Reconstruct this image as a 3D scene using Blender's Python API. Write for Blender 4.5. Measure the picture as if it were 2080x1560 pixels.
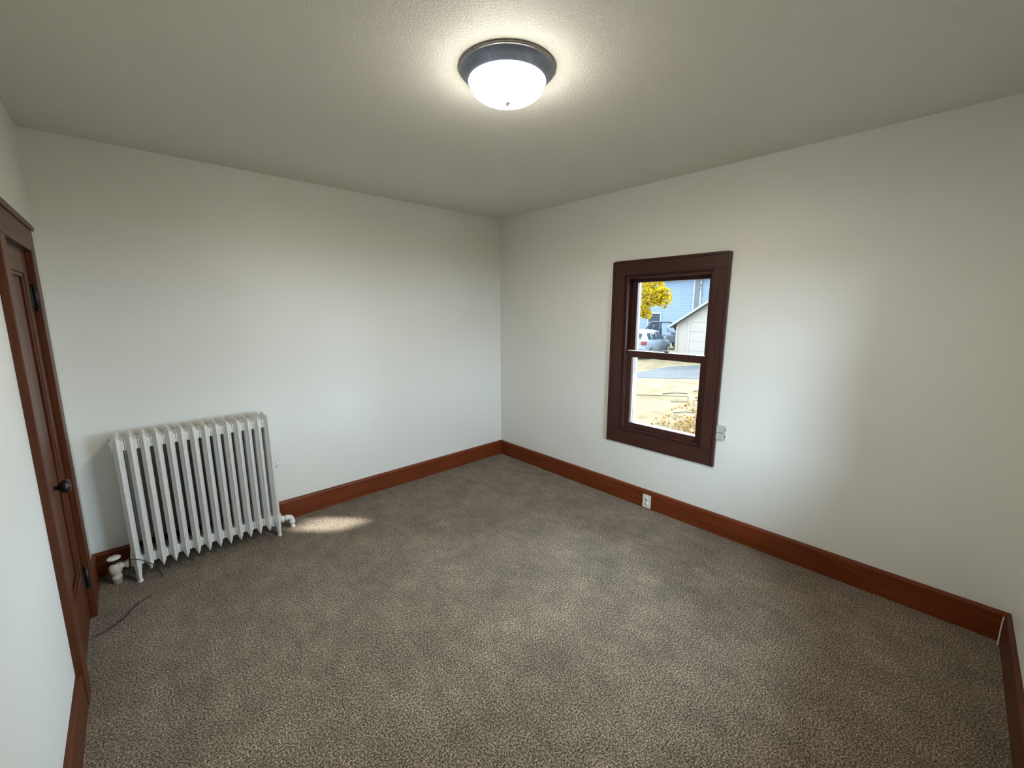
import bpy, bmesh, math, random
from mathutils import Vector, Matrix

random.seed(7)
for o in list(bpy.data.objects):
    bpy.data.objects.remove(o, do_unlink=True)
SC = bpy.context.scene
COL = SC.collection

# ------------------------------------------------------------------ camera, world, sun, exposure
H = 2.5            # ceiling height
LX = 3.2598        # radiator wall runs x = -LX .. 0 (y = 0)
LY = 3.6969        # window wall runs y = -LY .. 0 (x = 0)

cam_d = bpy.data.cameras.new('camera')
cam = bpy.data.objects.new('camera', cam_d)
COL.objects.link(cam)
cam_d.sensor_fit = 'HORIZONTAL'
cam_d.sensor_width = 36.0
cam_d.lens = 835.976 / 2080.0 * 36.0
cam_d.clip_start = 0.02
cam_d.clip_end = 200
_yaw, _pit, _rol = math.radians(42.796), math.radians(10.1203), math.radians(-0.0744)
fwd = Vector((math.sin(_yaw) * math.cos(_pit), math.cos(_yaw) * math.cos(_pit), -math.sin(_pit)))
rgt = Vector((math.cos(_yaw), -math.sin(_yaw), 0))
upv = rgt.cross(fwd)
r2 = math.cos(_rol) * rgt + math.sin(_rol) * upv
u2 = -math.sin(_rol) * rgt + math.cos(_rol) * upv
M = Matrix((r2, u2, -fwd)).transposed().to_4x4()
M.translation = Vector((-2.93785, -3.35397, 1.58359))
cam.matrix_world = M
SC.camera = cam

SC.view_settings.view_transform = 'Standard'
SC.view_settings.look = 'None'
SC.view_settings.exposure = 0.0
SC.view_settings.gamma = 1.0
SC.view_settings.use_curve_mapping = False
SC.render.film_transparent = False

world = bpy.data.worlds.new('sky')
SC.world = world
world.use_nodes = True
bg = world.node_tree.nodes['Background']
bg.inputs['Color'].default_value = (0.66, 0.83, 1.0, 1)
bg.inputs['Strength'].default_value = 30.0

SUN_EL = math.radians(22.0)
SUN_H = Vector((0.81, -0.586)).normalized()
SUN_DIR = Vector((SUN_H.x * math.cos(SUN_EL), SUN_H.y * math.cos(SUN_EL), math.sin(SUN_EL)))
sun_d = bpy.data.lights.new('sun', 'SUN')
sun_d.energy = 24.0
sun_d.angle = math.radians(0.45)
sun_d.color = (1.0, 0.96, 0.90)
sun = bpy.data.objects.new('sun', sun_d)
COL.objects.link(sun)
sun.rotation_euler = SUN_DIR.to_track_quat('Z', 'Y').to_euler()
sun.location = SUN_DIR * 30

# an unseen second window added behind the viewer to let more sky in
W2X0, W2X1, W2Z0, W2Z1 = -1.45, -0.72, 0.62, 1.88
def sky_portal(name, loc, rot, sx, sy):
    d = bpy.data.lights.new(name, 'AREA'); d.shape = 'RECTANGLE'; d.size = sx; d.size_y = sy
    d.cycles.is_portal = True
    o = bpy.data.objects.new(name, d); COL.objects.link(o); o.location = loc; o.rotation_euler = rot
sky_portal('sky_portal_window_1', (0.17, -1.85, 1.228), (0, math.radians(90), 0), 1.25, 0.66)
sky_portal('sky_portal_added_window_2', ((W2X0 + W2X1) / 2, -LY - 0.17, (W2Z0 + W2Z1) / 2), (math.radians(90), 0, 0), W2X1 - W2X0, W2Z1 - W2Z0)

# ------------------------------------------------------------------ materials
def new_mat(name):
    m = bpy.data.materials.new(name)
    m.use_nodes = True
    nt = m.node_tree
    b = nt.nodes['Principled BSDF']
    return m, nt, b

def noise(nt, scale, detail=2.0, rough=0.5, mapscale=None, coord='Object'):
    tc = nt.nodes.new('ShaderNodeTexCoord')
    n = nt.nodes.new('ShaderNodeTexNoise')
    n.inputs['Scale'].default_value = scale
    n.inputs['Detail'].default_value = detail
    n.inputs['Roughness'].default_value = rough
    if mapscale:
        mp = nt.nodes.new('ShaderNodeMapping')
        mp.inputs['Scale'].default_value = mapscale
        nt.links.new(tc.outputs[coord], mp.inputs['Vector'])
        nt.links.new(mp.outputs['Vector'], n.inputs['Vector'])
    else:
        nt.links.new(tc.outputs[coord], n.inputs['Vector'])
    return n

def ramp(nt, src, stops):
    r = nt.nodes.new('ShaderNodeValToRGB')
    el = r.color_ramp.elements
    el[0].position, el[0].color = stops[0][0], (*stops[0][1], 1)
    el[1].position, el[1].color = stops[1][0], (*stops[1][1], 1)
    for p, c in stops[2:]:
        e = el.new(p); e.color = (*c, 1)
    nt.links.new(src, r.inputs['Fac'])
    return r

def bump(nt, b, src, strength, dist):
    bp = nt.nodes.new('ShaderNodeBump')
    bp.inputs['Strength'].default_value = strength
    bp.inputs['Distance'].default_value = dist
    nt.links.new(src, bp.inputs['Height'])
    nt.links.new(bp.outputs['Normal'], b.inputs['Normal'])

def plain(name, col, rough=0.5, var=0.12, scale=30.0, metallic=0.0, spec=0.5, bmp=0.0, bdist=0.002, bscale=None):
    m, nt, b = new_mat(name)
    n = noise(nt, scale, 3)
    lo = tuple(c * (1 - var) for c in col)
    hi = tuple(min(1, c * (1 + var)) for c in col)
    r = ramp(nt, n.outputs['Fac'], [(0.3, lo), (0.7, hi)])
    nt.links.new(r.outputs['Color'], b.inputs['Base Color'])
    b.inputs['Roughness'].default_value = rough
    b.inputs['Metallic'].default_value = metallic
    b.inputs['Specular IOR Level'].default_value = spec
    if bmp:
        n2 = noise(nt, bscale or scale, 3)
        bump(nt, b, n2.outputs['Fac'], bmp, bdist)
    return m

def wood(name, axis, light=(0.185, 0.040, 0.009), dark=(0.110, 0.021, 0.005), rough=0.42):
    m, nt, b = new_mat(name)
    sc = [28, 28, 28]; sc['xyz'.index(axis)] = 1.6
    n = noise(nt, 1.6, 6, 0.6, tuple(sc))
    r = ramp(nt, n.outputs['Fac'], [(0.32, dark), (0.68, light)])
    nt.links.new(r.outputs['Color'], b.inputs['Base Color'])
    b.inputs['Roughness'].default_value = rough
    b.inputs['Specular IOR Level'].default_value = 0.28
    bump(nt, b, n.outputs['Fac'], 0.06, 0.002)
    return m

def emission(name, col, strength):
    m, nt, b = new_mat(name)
    b.inputs['Base Color'].default_value = (*col, 1)
    b.inputs['Emission Color'].default_value = (*col, 1)
    b.inputs['Emission Strength'].default_value = strength
    return m

def pane_mat(name, tint=(0.97, 0.985, 0.98)):
    m = bpy.data.materials.new(name)
    m.use_nodes = True
    nt = m.node_tree
    nt.nodes.clear()
    out = nt.nodes.new('ShaderNodeOutputMaterial')
    tr = nt.nodes.new('ShaderNodeBsdfTransparent'); tr.inputs['Color'].default_value = (*tint, 1)
    gl = nt.nodes.new('ShaderNodeBsdfGlossy'); gl.inputs['Roughness'].default_value = 0.03
    fr = nt.nodes.new('ShaderNodeFresnel'); fr.inputs['IOR'].default_value = 1.3
    mx = nt.nodes.new('ShaderNodeMixShader')
    nt.links.new(fr.outputs['Fac'], mx.inputs['Fac'])
    nt.links.new(tr.outputs[0], mx.inputs[1])
    nt.links.new(gl.outputs[0], mx.inputs[2])
    nt.links.new(mx.outputs[0], out.inputs['Surface'])
    return m

# wall paint: warm off-white eggshell with roller stipple
def wall_paint():
    m, nt, b = new_mat('wall_paint')
    n = noise(nt, 0.9, 3)
    r = ramp(nt, n.outputs['Fac'], [(0.3, (0.735, 0.725, 0.675)), (0.7, (0.775, 0.77, 0.725))])
    nt.links.new(r.outputs['Color'], b.inputs['Base Color'])
    b.inputs['Roughness'].default_value = 0.42
    b.inputs['Specular IOR Level'].default_value = 0.35
    n2 = noise(nt, 90, 4, 0.6)
    bump(nt, b, n2.outputs['Fac'], 0.12, 0.0015)
    return m

# ceiling: knocked-down plaster texture, a little yellowed
def ceiling_paint():
    m, nt, b = new_mat('ceiling_paint')
    n = noise(nt, 1.2, 3)
    r = ramp(nt, n.outputs['Fac'], [(0.3, (0.765, 0.74, 0.67)), (0.7, (0.80, 0.775, 0.71))])
    nt.links.new(r.outputs['Color'], b.inputs['Base Color'])
    b.inputs['Roughness'].default_value = 0.6
    b.inputs['Specular IOR Level'].default_value = 0.3
    n2 = noise(nt, 120, 5, 0.62)
    r2_ = ramp(nt, n2.outputs['Fac'], [(0.44, (0, 0, 0)), (0.60, (1, 1, 1))])
    bump(nt, b, r2_.outputs['Color'], 0.5, 0.0022)
    return m

# carpet: speckled beige-grey twist pile with brushed patches
def carpet_mat():
    m, nt, b = new_mat('carpet_pile')
    n1 = noise(nt, 145, 3, 0.8)
    r1 = ramp(nt, n1.outputs['Fac'], [(0.39, (0.028, 0.019, 0.011)), (0.49, (0.128, 0.095, 0.063)), (0.61, (0.46, 0.368, 0.265))])
    n2 = noise(nt, 3.2, 5, 0.65)
    r2_ = ramp(nt, n2.outputs['Fac'], [(0.34, (0.79, 0.78, 0.765)), (0.66, (1.18, 1.18, 1.18))])
    n3 = noise(nt, 14, 4, 0.6, (1.0, 0.55, 1.0))
    r3 = ramp(nt, n3.outputs['Fac'], [(0.36, (0.86, 0.86, 0.85)), (0.64, (1.12, 1.12, 1.12))])
    mx = nt.nodes.new('ShaderNodeMixRGB'); mx.blend_type = 'MULTIPLY'; mx.inputs['Fac'].default_value = 1
    mx2 = nt.nodes.new('ShaderNodeMixRGB'); mx2.blend_type = 'MULTIPLY'; mx2.inputs['Fac'].default_value = 1
    nt.links.new(r1.outputs['Color'], mx.inputs['Color1'])
    nt.links.new(r2_.outputs['Color'], mx.inputs['Color2'])
    nt.links.new(mx.outputs['Color'], mx2.inputs['Color1'])
    nt.links.new(r3.outputs['Color'], mx2.inputs['Color2'])
    nt.links.new(mx2.outputs['Color'], b.inputs['Base Color'])
    b.inputs['Roughness'].default_value = 0.95
    b.inputs['Specular IOR Level'].default_value = 0.1
    b.inputs['Sheen Weight'].default_value = 0.15
    bump(nt, b, n1.outputs['Fac'], 0.8, 0.006)
    return m

WALL = wall_paint()
CEIL = ceiling_paint()
CARPET = carpet_mat()
WX, WY, WZ = wood('stained_wood_x', 'x'), wood('stained_wood_y', 'y'), wood('stained_wood_z', 'z')
DOORX = wood('door_wood_x', 'x', (0.105, 0.027, 0.008), (0.060, 0.014, 0.004), 0.4)
DOORY = wood('door_wood_y', 'y', (0.105, 0.027, 0.008), (0.060, 0.014, 0.004), 0.4)
DOORZ = wood('door_wood_z', 'z', (0.105, 0.027, 0.008), (0.060, 0.014, 0.004), 0.4)
WDY = wood('glare_wood_y', 'y', (0.068, 0.024, 0.018), (0.040, 0.014, 0.010), 0.34)  # window glare is put into the purple-brown colour of both these woods
WDZ = wood('glare_wood_z', 'z', (0.068, 0.024, 0.018), (0.040, 0.014, 0.010), 0.34)
PANE = pane_mat('window_glass')
WHITE_METAL = plain('white_metal', (0.80, 0.80, 0.77), 0.4, 0.05, 20)
RAD_PAINT = plain('radiator_enamel', (0.76, 0.745, 0.715), 0.38, 0.05, 60, bmp=0.1, bdist=0.001, bscale=140)
VALVE_PAINT = plain('old_cream_paint', (0.60, 0.56, 0.48), 0.5, 0.15, 60)
BRONZE = plain('oiled_bronze', (0.030, 0.026, 0.026), 0.3, 0.3, 40, metallic=0.6)
PAN_METAL = plain('hazed_dark_metal', (0.30, 0.34, 0.45), 0.42, 0.12, 60, metallic=0.75)  # blue-grey of the lens haze is put into the dark pan's colour
STEEL = plain('aged_steel', (0.35, 0.34, 0.32), 0.35, 0.15, 60, metallic=0.9)
BLACK_IRON = plain('black_iron', (0.012, 0.010, 0.010), 0.5, 0.3, 50)
BLACK_CORD = plain('black_rubber', (0.018, 0.016, 0.016), 0.45, 0.2, 50)
WHITE_CORD = plain('cream_vinyl', (0.66, 0.58, 0.48), 0.45, 0.1, 50)
PLASTIC = plain('white_plastic', (0.78, 0.76, 0.71), 0.35, 0.04, 30)
SLOT = plain('slot_black', (0.02, 0.02, 0.02), 0.6, 0.1, 30)
BOXGREY = plain('grey_painted_metal', (0.46, 0.45, 0.40), 0.45, 0.06, 40)

# ------------------------------------------------------------------ mesh helpers
class MB:
    """collects shapes into one bmesh and links them as one mesh object"""
    def __init__(self):
        self.bm = bmesh.new()

    def box(self, x0, x1, y0, y1, z0, z1, bev=0.0, seg=2):
        x0, x1 = min(x0, x1), max(x0, x1); y0, y1 = min(y0, y1), max(y0, y1); z0, z1 = min(z0, z1), max(z0, z1)
        bm = self.bm
        vs = [bm.verts.new((x, y, z)) for x in (x0, x1) for y in (y0, y1) for z in (z0, z1)]
        idx = [(0, 1, 3, 2), (4, 6, 7, 5), (0, 4, 5, 1), (2, 3, 7, 6), (0, 2, 6, 4), (1, 5, 7, 3)]
        fs = [bm.faces.new([vs[i] for i in q]) for q in idx]
        if bev > 0:
            es = list({e for f in fs for e in f.edges})
            bmesh.ops.bevel(bm, geom=es, offset=bev, segments=seg, affect='EDGES', profile=0.6)
        return self

    def prism(self, poly, axis, a, b):
        """poly: 2-D outline, extruded along axis (0,1,2) from a to b"""
        bm = self.bm
        def P(u, v, t):
            c = [u, v]; c.insert(axis, t); return c
        A = [bm.verts.new(P(u, v, a)) for u, v in poly]
        B = [bm.verts.new(P(u, v, b)) for u, v in poly]
        n = len(poly)
        fs = [bm.faces.new(A), bm.faces.new(B[::-1])]
        for i in range(n):
            fs.append(bm.faces.new((A[i], B[i], B[(i + 1) % n], A[(i + 1) % n])))
        return self

    def tube(self, pts, r, seg=10, cap=True, radii=None):
        bm = self.bm
        pts = [Vector(p) for p in pts]
        rings = []
        prev = None
        for i, p in enumerate(pts):
            t = (pts[min(i + 1, len(pts) - 1)] - pts[max(i - 1, 0)]).normalized()
            if prev is None:
                ref = Vector((0, 0, 1)) if abs(t.z) < 0.9 else Vector((1, 0, 0))
                n = t.cross(ref).normalized()
            else:
                n = (prev - t * prev.dot(t)).normalized()
            prev = n
            bnm = t.cross(n)
            rr = radii[i] if radii else r
            rings.append([bm.verts.new(p + rr * (math.cos(2 * math.pi * k / seg) * n + math.sin(2 * math.pi * k / seg) * bnm)) for k in range(seg)])
        for a, b in zip(rings, rings[1:]):
            for k in range(seg):
                f = bm.faces.new((a[k], a[(k + 1) % seg], b[(k + 1) % seg], b[k])); f.smooth = True
        if cap:
            bm.faces.new(rings[0][::-1]); bm.faces.new(rings[-1])
        return self

    def lathe(self, prof, c=(0, 0, 0), axis='z', seg=32, smooth=True):
        """prof: [(radius, height)...] spun about an axis through c"""
        bm = self.bm
        c = Vector(c)
        def P(r, h, a):
            ca, sa = r * math.cos(a), r * math.sin(a)
            return c + (Vector((ca, sa, h)) if axis == 'z' else Vector((h, ca, sa)) if axis == 'x' else Vector((sa, h, ca)))
        rings = []
        for r, h in prof:
            if r < 1e-6:
                rings.append([bm.verts.new(P(0, h, 0))])
            else:
                rings.append([bm.verts.new(P(r, h, 2 * math.pi * k / seg)) for k in range(seg)])
        for a, b in zip(rings, rings[1:]):
            for k in range(seg):
                k2 = (k + 1) % seg
                if len(a) == 1 and len(b) == 1:
                    continue
                if len(a) == 1:
                    f = bm.faces.new((a[0], b[k], b[k2]))
                elif len(b) == 1:
                    f = bm.faces.new((a[k], b[0], a[k2]))
                else:
                    f = bm.faces.new((a[k], b[k], b[k2], a[k2]))
                f.smooth = smooth
        return self

    def sphere(self, c, r, seg=16, rings=10, sc=(1, 1, 1)):
        prof = [(r * math.sin(math.pi * i / rings), -r * math.cos(math.pi * i / rings)) for i in range(rings + 1)]
        n0 = len(self.bm.verts)
        self.lathe(prof, (0, 0, 0), 'z', seg)
        self.bm.verts.ensure_lookup_table()
        for v in self.bm.verts[n0:]:
            v.co = Vector(c) + Vector((v.co.x * sc[0], v.co.y * sc[1], v.co.z * sc[2]))
        return self

    def quad(self, a, b, c, d):
        self.bm.faces.new([self.bm.verts.new(v) for v in (a, b, c, d)])
        return self

    def build(self, name, mat, parent=None, normals=True):
        bm = self.bm
        if normals:
            bmesh.ops.recalc_face_normals(bm, faces=bm.faces)
        me = bpy.data.meshes.new(name)
        bm.to_mesh(me); bm.free()
        for mm in (mat if isinstance(mat, (list, tuple)) else [mat]):
            me.materials.append(mm)
        o = bpy.data.objects.new(name, me)
        COL.objects.link(o)
        if parent:
            o.parent = parent
        return o

def tag(o, label, cat, kind=None, group=None):
    o['label'] = label; o['category'] = cat
    if kind: o['kind'] = kind
    if group: o['group'] = group
    return o

def empty(name, label, cat, loc=(0, 0, 0), rot=(0, 0, 0), kind=None, group=None):
    o = bpy.data.objects.new(name, None)
    o.empty_display_size = 0.1
    COL.objects.link(o)
    o.location = loc; o.rotation_euler = rot
    return tag(o, label, cat, kind, group)

def wall_with_hole(axis, face, out, u0, u1, z0, z1, hole=None):
    """slab between face and out on the given axis (0 = x, 1 = y); hole (hu0, hu1, hz0, hz1)"""
    m = MB()
    def b(a0, a1, c0, c1):
        if axis == 0: m.box(face, out, a0, a1, c0, c1)
        else: m.box(a0, a1, face, out, c0, c1)
    if not hole:
        b(u0, u1, z0, z1)
    else:
        h0, h1, k0, k1 = hole
        b(u0, h0, z0, z1); b(h1, u1, z0, z1); b(h0, h1, z0, k0); b(h0, h1, k1, z1)
    return m

# ------------------------------------------------------------------ room shell
TILT = 0.0119      # the old door wall leans out a little at the bottom
def left_place(o):
    o.location = (-LX, 0, 0); o.rotation_euler = (0, TILT, 0)
    return o

tag(MB().box(-LX - 0.25, 0.16, -LY - 0.16, 0.16, -0.2, 0.0).build('floor', CARPET),
    'grey-beige speckled carpet covering the whole room floor', 'carpet', 'structure')
tag(MB().box(-LX - 0.25, 0.16, -LY - 0.16, 0.16, H, H + 0.15).build('ceiling', CEIL),
    'knocked-down textured off-white ceiling', 'ceiling', 'structure')
tag(wall_with_hole(1, 0.0, 0.16, -LX - 0.25, 0.16, -0.2, H).build('wall_back', WALL),
    'off-white painted wall behind the white radiator', 'wall', 'structure')
JY0, JY1, JZ0, JZ1 = -2.190, -1.510, 0.598, 1.858       # window 1 rough opening
tag(wall_with_hole(0, 0.0, 0.16, -LY - 0.16, 0.0, -0.95, H, (JY0, JY1, JZ0, JZ1)).build('wall_right', WALL),
    'off-white painted wall holding the dark framed window', 'wall', 'structure')
tag(wall_with_hole(1, -LY, -LY - 0.16, -LX - 0.25, 0.0, -0.2, H, (W2X0, W2X1, W2Z0, W2Z1)).build('wall_front', WALL),
    'off-white painted wall at the right edge beyond the white wire', 'wall', 'structure')
DY0, DY1, DZ1 = -1.040, -0.452, 1.852                   # closet door opening
lw = wall_with_hole(0, 0.0, -0.16, -LY - 0.16, 0.0, -0.2, H + 0.05, (DY0, DY1, -0.1, DZ1)).build('wall_left', WALL)
left_place(tag(lw, 'off-white painted wall at the left edge beside the closet door', 'wall', 'structure'))

left_place(tag(MB().box(-0.24, -0.161, -1.30, -0.20, -0.2, 2.15).build('light_block_slab', WALL), 'unseen slab added behind the closed narrow door to block light leaks', 'wall', 'structure'))  # unseen slab added to stop sky light leaking past the door

# baseboards: flat boards with an eased top edge
HB, TB = 0.152, 0.020
def base_poly(t=TB, h=HB):
    return [(0, 0), (t, 0), (t, h - 0.012), (t - 0.003, h - 0.005), (t - 0.009, h), (0, h)]
bb = MB(); bb.prism([(-u, v) for u, v in base_poly()], 0, -LX + 0.003, 0.0)
o = bb.build('baseboard_back', WX)
tag(o, 'red-brown stained wooden baseboard below the radiator wall', 'baseboard', 'structure')
bb = MB(); bb.prism([(-u, v) for u, v in base_poly()], 1, -LY, -TB)
o = bb.build('baseboard_right', WY)
tag(o, 'red-brown stained wooden baseboard under the window', 'baseboard', 'structure')
bb = MB(); bb.prism([(-LY + u, v) for u, v in base_poly()], 0, -LX + 0.003, -TB)
o = bb.build('baseboard_front', DOORX)
tag(o, 'red-brown wooden baseboard at the lower right edge of the photo', 'baseboard', 'structure')
bb = MB(); bb.prism(base_poly(), 1, -LY + TB, -1.138)
o = left_place(bb.build('baseboard_left', DOORY))
tag(o, 'red-brown wooden baseboard running from the closet door toward the viewer', 'baseboard', 'structure')
bb = MB(); bb.prism(base_poly(), 1, -0.352, -TB)
o = left_place(bb.build('baseboard_left_corner', WY))
tag(o, 'short red-brown baseboard piece between closet door and radiator corner', 'baseboard', 'structure')

# ------------------------------------------------------------------ closet door (door_1) in the leaning left wall
d1 = empty('door_1', 'narrow dark red-brown panelled closet door with casing and black knob', 'door', (-LX, 0, 0), (0, TILT, 0), 'structure')
CT = 0.024
MB().box(0, CT, -1.137, -1.037, 0, 1.850, 0.003).build('side_casing', DOORZ, d1)
MB().box(0, CT, -0.455, -0.353, 0, 1.850, 0.003).build('side_casing', DOORZ, d1)
hc = MB().box(0, CT, -1.137, -0.353, 1.851, 1.950, 0.003).build('head_casing', DOORY, d1)
MB().prism([(0, 1.951), (CT + 0.006, 1.951), (CT + 0.010, 1.962), (CT + 0.004, 1.978), (0, 1.984)], 1, -1.143, -0.347).build('cap_moulding', DOORY, hc)
jm = MB()
jm.box(-0.12, 0.0, DY0, DY0 + 0.012, 0, DZ1); jm.box(-0.12, 0.0, DY1 - 0.012, DY1, 0, DZ1); jm.box(-0.12, 0.0, DY0 + 0.012, DY1 - 0.012, DZ1 - 0.012, DZ1)
jm.build('door_jamb', DOORZ, d1)
# door leaf: stiles, rails and a recessed panel with a moulded edge
leaf = MB().box(-0.034, -0.014, -0.932, -0.562, 0.305, 1.745).build('door_leaf', DOORZ, d1)
leaf['label'] = 'tall flat recessed centre panel of the closet door'
for y0, y1 in ((-1.026, -0.932), (-0.562, -0.466)):
    MB().box(-0.036, 0.0, y0, y1, 0.012, 1.838, 0.0015).build('stile', DOORZ, leaf)
for z0, z1 in ((0.012, 0.305), (1.745, 1.838)):
    MB().box(-0.036, 0.0, -0.932, -0.562, z0, z1, 0.0015).build('rail', DOORY, leaf)
mo = MB()
for y0, y1 in ((-0.932, -0.916), (-0.578, -0.562)):
    mo.box(-0.014, -0.004, y0, y1, 0.305, 1.745, 0.003)
for z0, z1 in ((0.305, 0.321), (1.729, 1.745)):
    mo.box(-0.014, -0.004, -0.916, -0.578, z0, z1, 0.003)
mo.build('panel_moulding', DOORZ, leaf)
for zc in (1.645, 0.235):
    hg = MB()
    hg.tube([(0.012, -0.462, zc - 0.05), (0.012, -0.462, zc + 0.05)], 0.0075, 12)
    hg.sphere((0.012, -0.462, zc + 0.054), 0.007, 10, 6); hg.sphere((0.012, -0.462, zc - 0.054), 0.007, 10, 6)
    hg.box(0.0, 0.004, -0.500, -0.462, zc - 0.046, zc + 0.046)
    hg.build('hinge', BLACK_IRON, leaf)
kb = MB()
kb.lathe([(0, 0), (0.026, 0), (0.027, 0.003), (0.022, 0.006), (0.011, 0.009), (0.009, 0.012), (0.009, 0.026), (0.013, 0.030), (0.024, 0.038), (0.028, 0.048), (0.026, 0.057), (0.016, 0.063), (0, 0.065)], (0.0, -0.955, 0.880), 'x', 28)
kb.build('door_knob', BRONZE, leaf)
kp = MB(); kp.box(0, 0.003, -0.967, -0.943, 0.790, 0.835, 0.001); kp.build('keyhole_plate', BRONZE, leaf)

# ------------------------------------------------------------------ window_1 (double hung, stained wood)
w1 = empty('window_1', 'dark red-brown double-hung window looking out on a garage and car', 'window', (0, -1.85, 0.491), (0, 0, 0), 'structure')
def W(m, name, mat, parent=None, lab=None):
    """window meshes are written in room coordinates; shift them under the window's origin"""
    bmesh.ops.translate(m.bm, verts=m.bm.verts, vec=(0, 1.85, -0.491))
    o = m.build(name, mat, parent or w1)
    if lab: o['label'] = lab
    return o
CY0, CY1, CZ0, CZ1 = -2.287, -1.407, 0.491, 1.961
def casing_board(poly, mat, name):
    m = MB(); m.prism(poly, 0, -0.020, 0.0)
    bmesh.ops.bevel(m.bm, geom=[e for e in m.bm.edges if all(v.co.x < -0.019 for v in e.verts)], offset=0.004, segments=2, affect='EDGES')
    return W(m, name, mat)
iy0, iy1, iz0, iz1 = -2.186, -1.514, 0.602, 1.854
casing_board([(CY0, iz1), (CY1, iz1), (CY1, CZ1), (CY0, CZ1)], WDY, 'head_casing')
casing_board([(CY0, CZ0), (CY1, CZ0), (CY1, iz0), (CY0, iz0)], WDY, 'bottom_casing')
casing_board([(iy1, iz0), (CY1, iz0), (CY1, iz1), (iy1, iz1)], WDZ, 'side_casing')
casing_board([(CY0, iz0), (iy0, iz0), (iy0, iz1), (CY0, iz1)], WDZ, 'side_casing')
# raised outer back-band strips on the casing
for nm, a in (('back_band', (CY0 - 0.004, CY0 + 0.014, CZ0, CZ1)), ('back_band', (CY1 - 0.014, CY1 + 0.004, CZ0, CZ1)),
              ('back_band', (CY0 + 0.0145, CY1 - 0.0145, CZ1 - 0.014, CZ1 + 0.004))):
    m = MB(); m.box(-0.026, 0.0, *a, 0.002); W(m, nm, WDZ)
# jamb lining
m = MB()
m.box(0.0, 0.158, iy1 - 0.002, JY1 - 0.0005, JZ0, JZ1); m.box(0.0, 0.158, JY0 + 0.0005, iy0 + 0.002, JZ0, JZ1)
m.box(0.0, 0.158, iy0 + 0.002, iy1 - 0.002, JZ1 - 0.012, JZ1); m.box(0.0, 0.158, iy0 + 0.002, iy1 - 0.002, JZ0, JZ0 + 0.012)
W(m, 'jamb', WDZ)
# stop beads in front of the lower sash
for k, (y0, y1, z0, z1) in enumerate(((-1.534, iy1, 0.612, 1.844), (iy0, -2.166, 0.612, 1.844), (-2.166, -1.534, 1.826, 1.844), (-2.166, -1.534, 0.612, 0.628))):
    m = MB(); m.box(-0.004, 0.022, y0, y1, z0, z1, 0.006, 3); W(m, 'stop_bead', WDZ if k < 2 else WDY)
def sash(x0, x1, y0, y1, z0, z1, gy0, gy1, gz0, gz1, name):
    m = MB()
    s = MB(); s.box(x0, x1, y0, gy0, z0, z1, 0.003); s.box(x0, x1, gy1, y1, z0, z1, 0.003)
    s.box(x0, x1, gy0 - 0.001, gy1 + 0.001, z0, gz0, 0.003); s.box(x0, x1, gy0 - 0.001, gy1 + 0.001, gz1, z1, 0.003)
    so = W(s, name, WDZ)
    g = MB(); xm = (x0 + x1) / 2; g.box(xm - 0.002, xm + 0.002, gy0 - 0.004, gy1 + 0.004, gz0 - 0.004, gz1 + 0.004)
    W(g, 'pane', PANE, so)
    return so
lo = sash(0.024, 0.060, -2.168, -1.532, 0.612, 1.262, -2.130, -1.580, 0.670, 1.211, 'lower_sash')
up = sash(0.068, 0.104, -2.168, -1.532, 1.232, 1.842, -2.132, -1.578, 1.263, 1.800, 'upper_sash')
m = MB(); m.box(0.026, 0.062, -2.166, -1.534, 1.2625, 1.2665, 0.001); W(m, 'rail_highlight', WHITE_METAL, lo, 'pale strip painting the daylight highlight along the top of the meeting rail')  # white strip stands in for the daylight highlight on the rail's top
m = MB(); m.lathe([(0, 0), (0.016, 0), (0.016, 0.006), (0.008, 0.010), (0, 0.010)], (0.044, -1.862, 1.2667), 'z', 16)
m.box(0.030, 0.060, -1.895, -1.830, 1.2755, 1.2800, 0.0015); W(m, 'sash_lock', BLACK_IRON, lo, 'small dark sash lock')
# white storm-window frame on the outside, seen edge-on at the left of both panes
m = MB()
m.box(0.126, 0.150, -1.560, -1.5135, 0.612, 1.845, 0.002); m.box(0.126, 0.150, -2.186, -2.150, 0.612, 1.845, 0.002)
m.box(0.126, 0.150, -2.150, -1.560, 0.612, 0.650, 0.002); m.box(0.126, 0.150, -2.150, -1.560, 1.815, 1.845, 0.002)
W(m, 'storm_frame', WHITE_METAL, None, 'white metal storm window frame outside the sashes')
m = MB(); m.box(0.110, 0.126, -1.545, -1.5135, 0.612, 1.845, 0.002); W(m, 'storm_track', WHITE_METAL)

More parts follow.
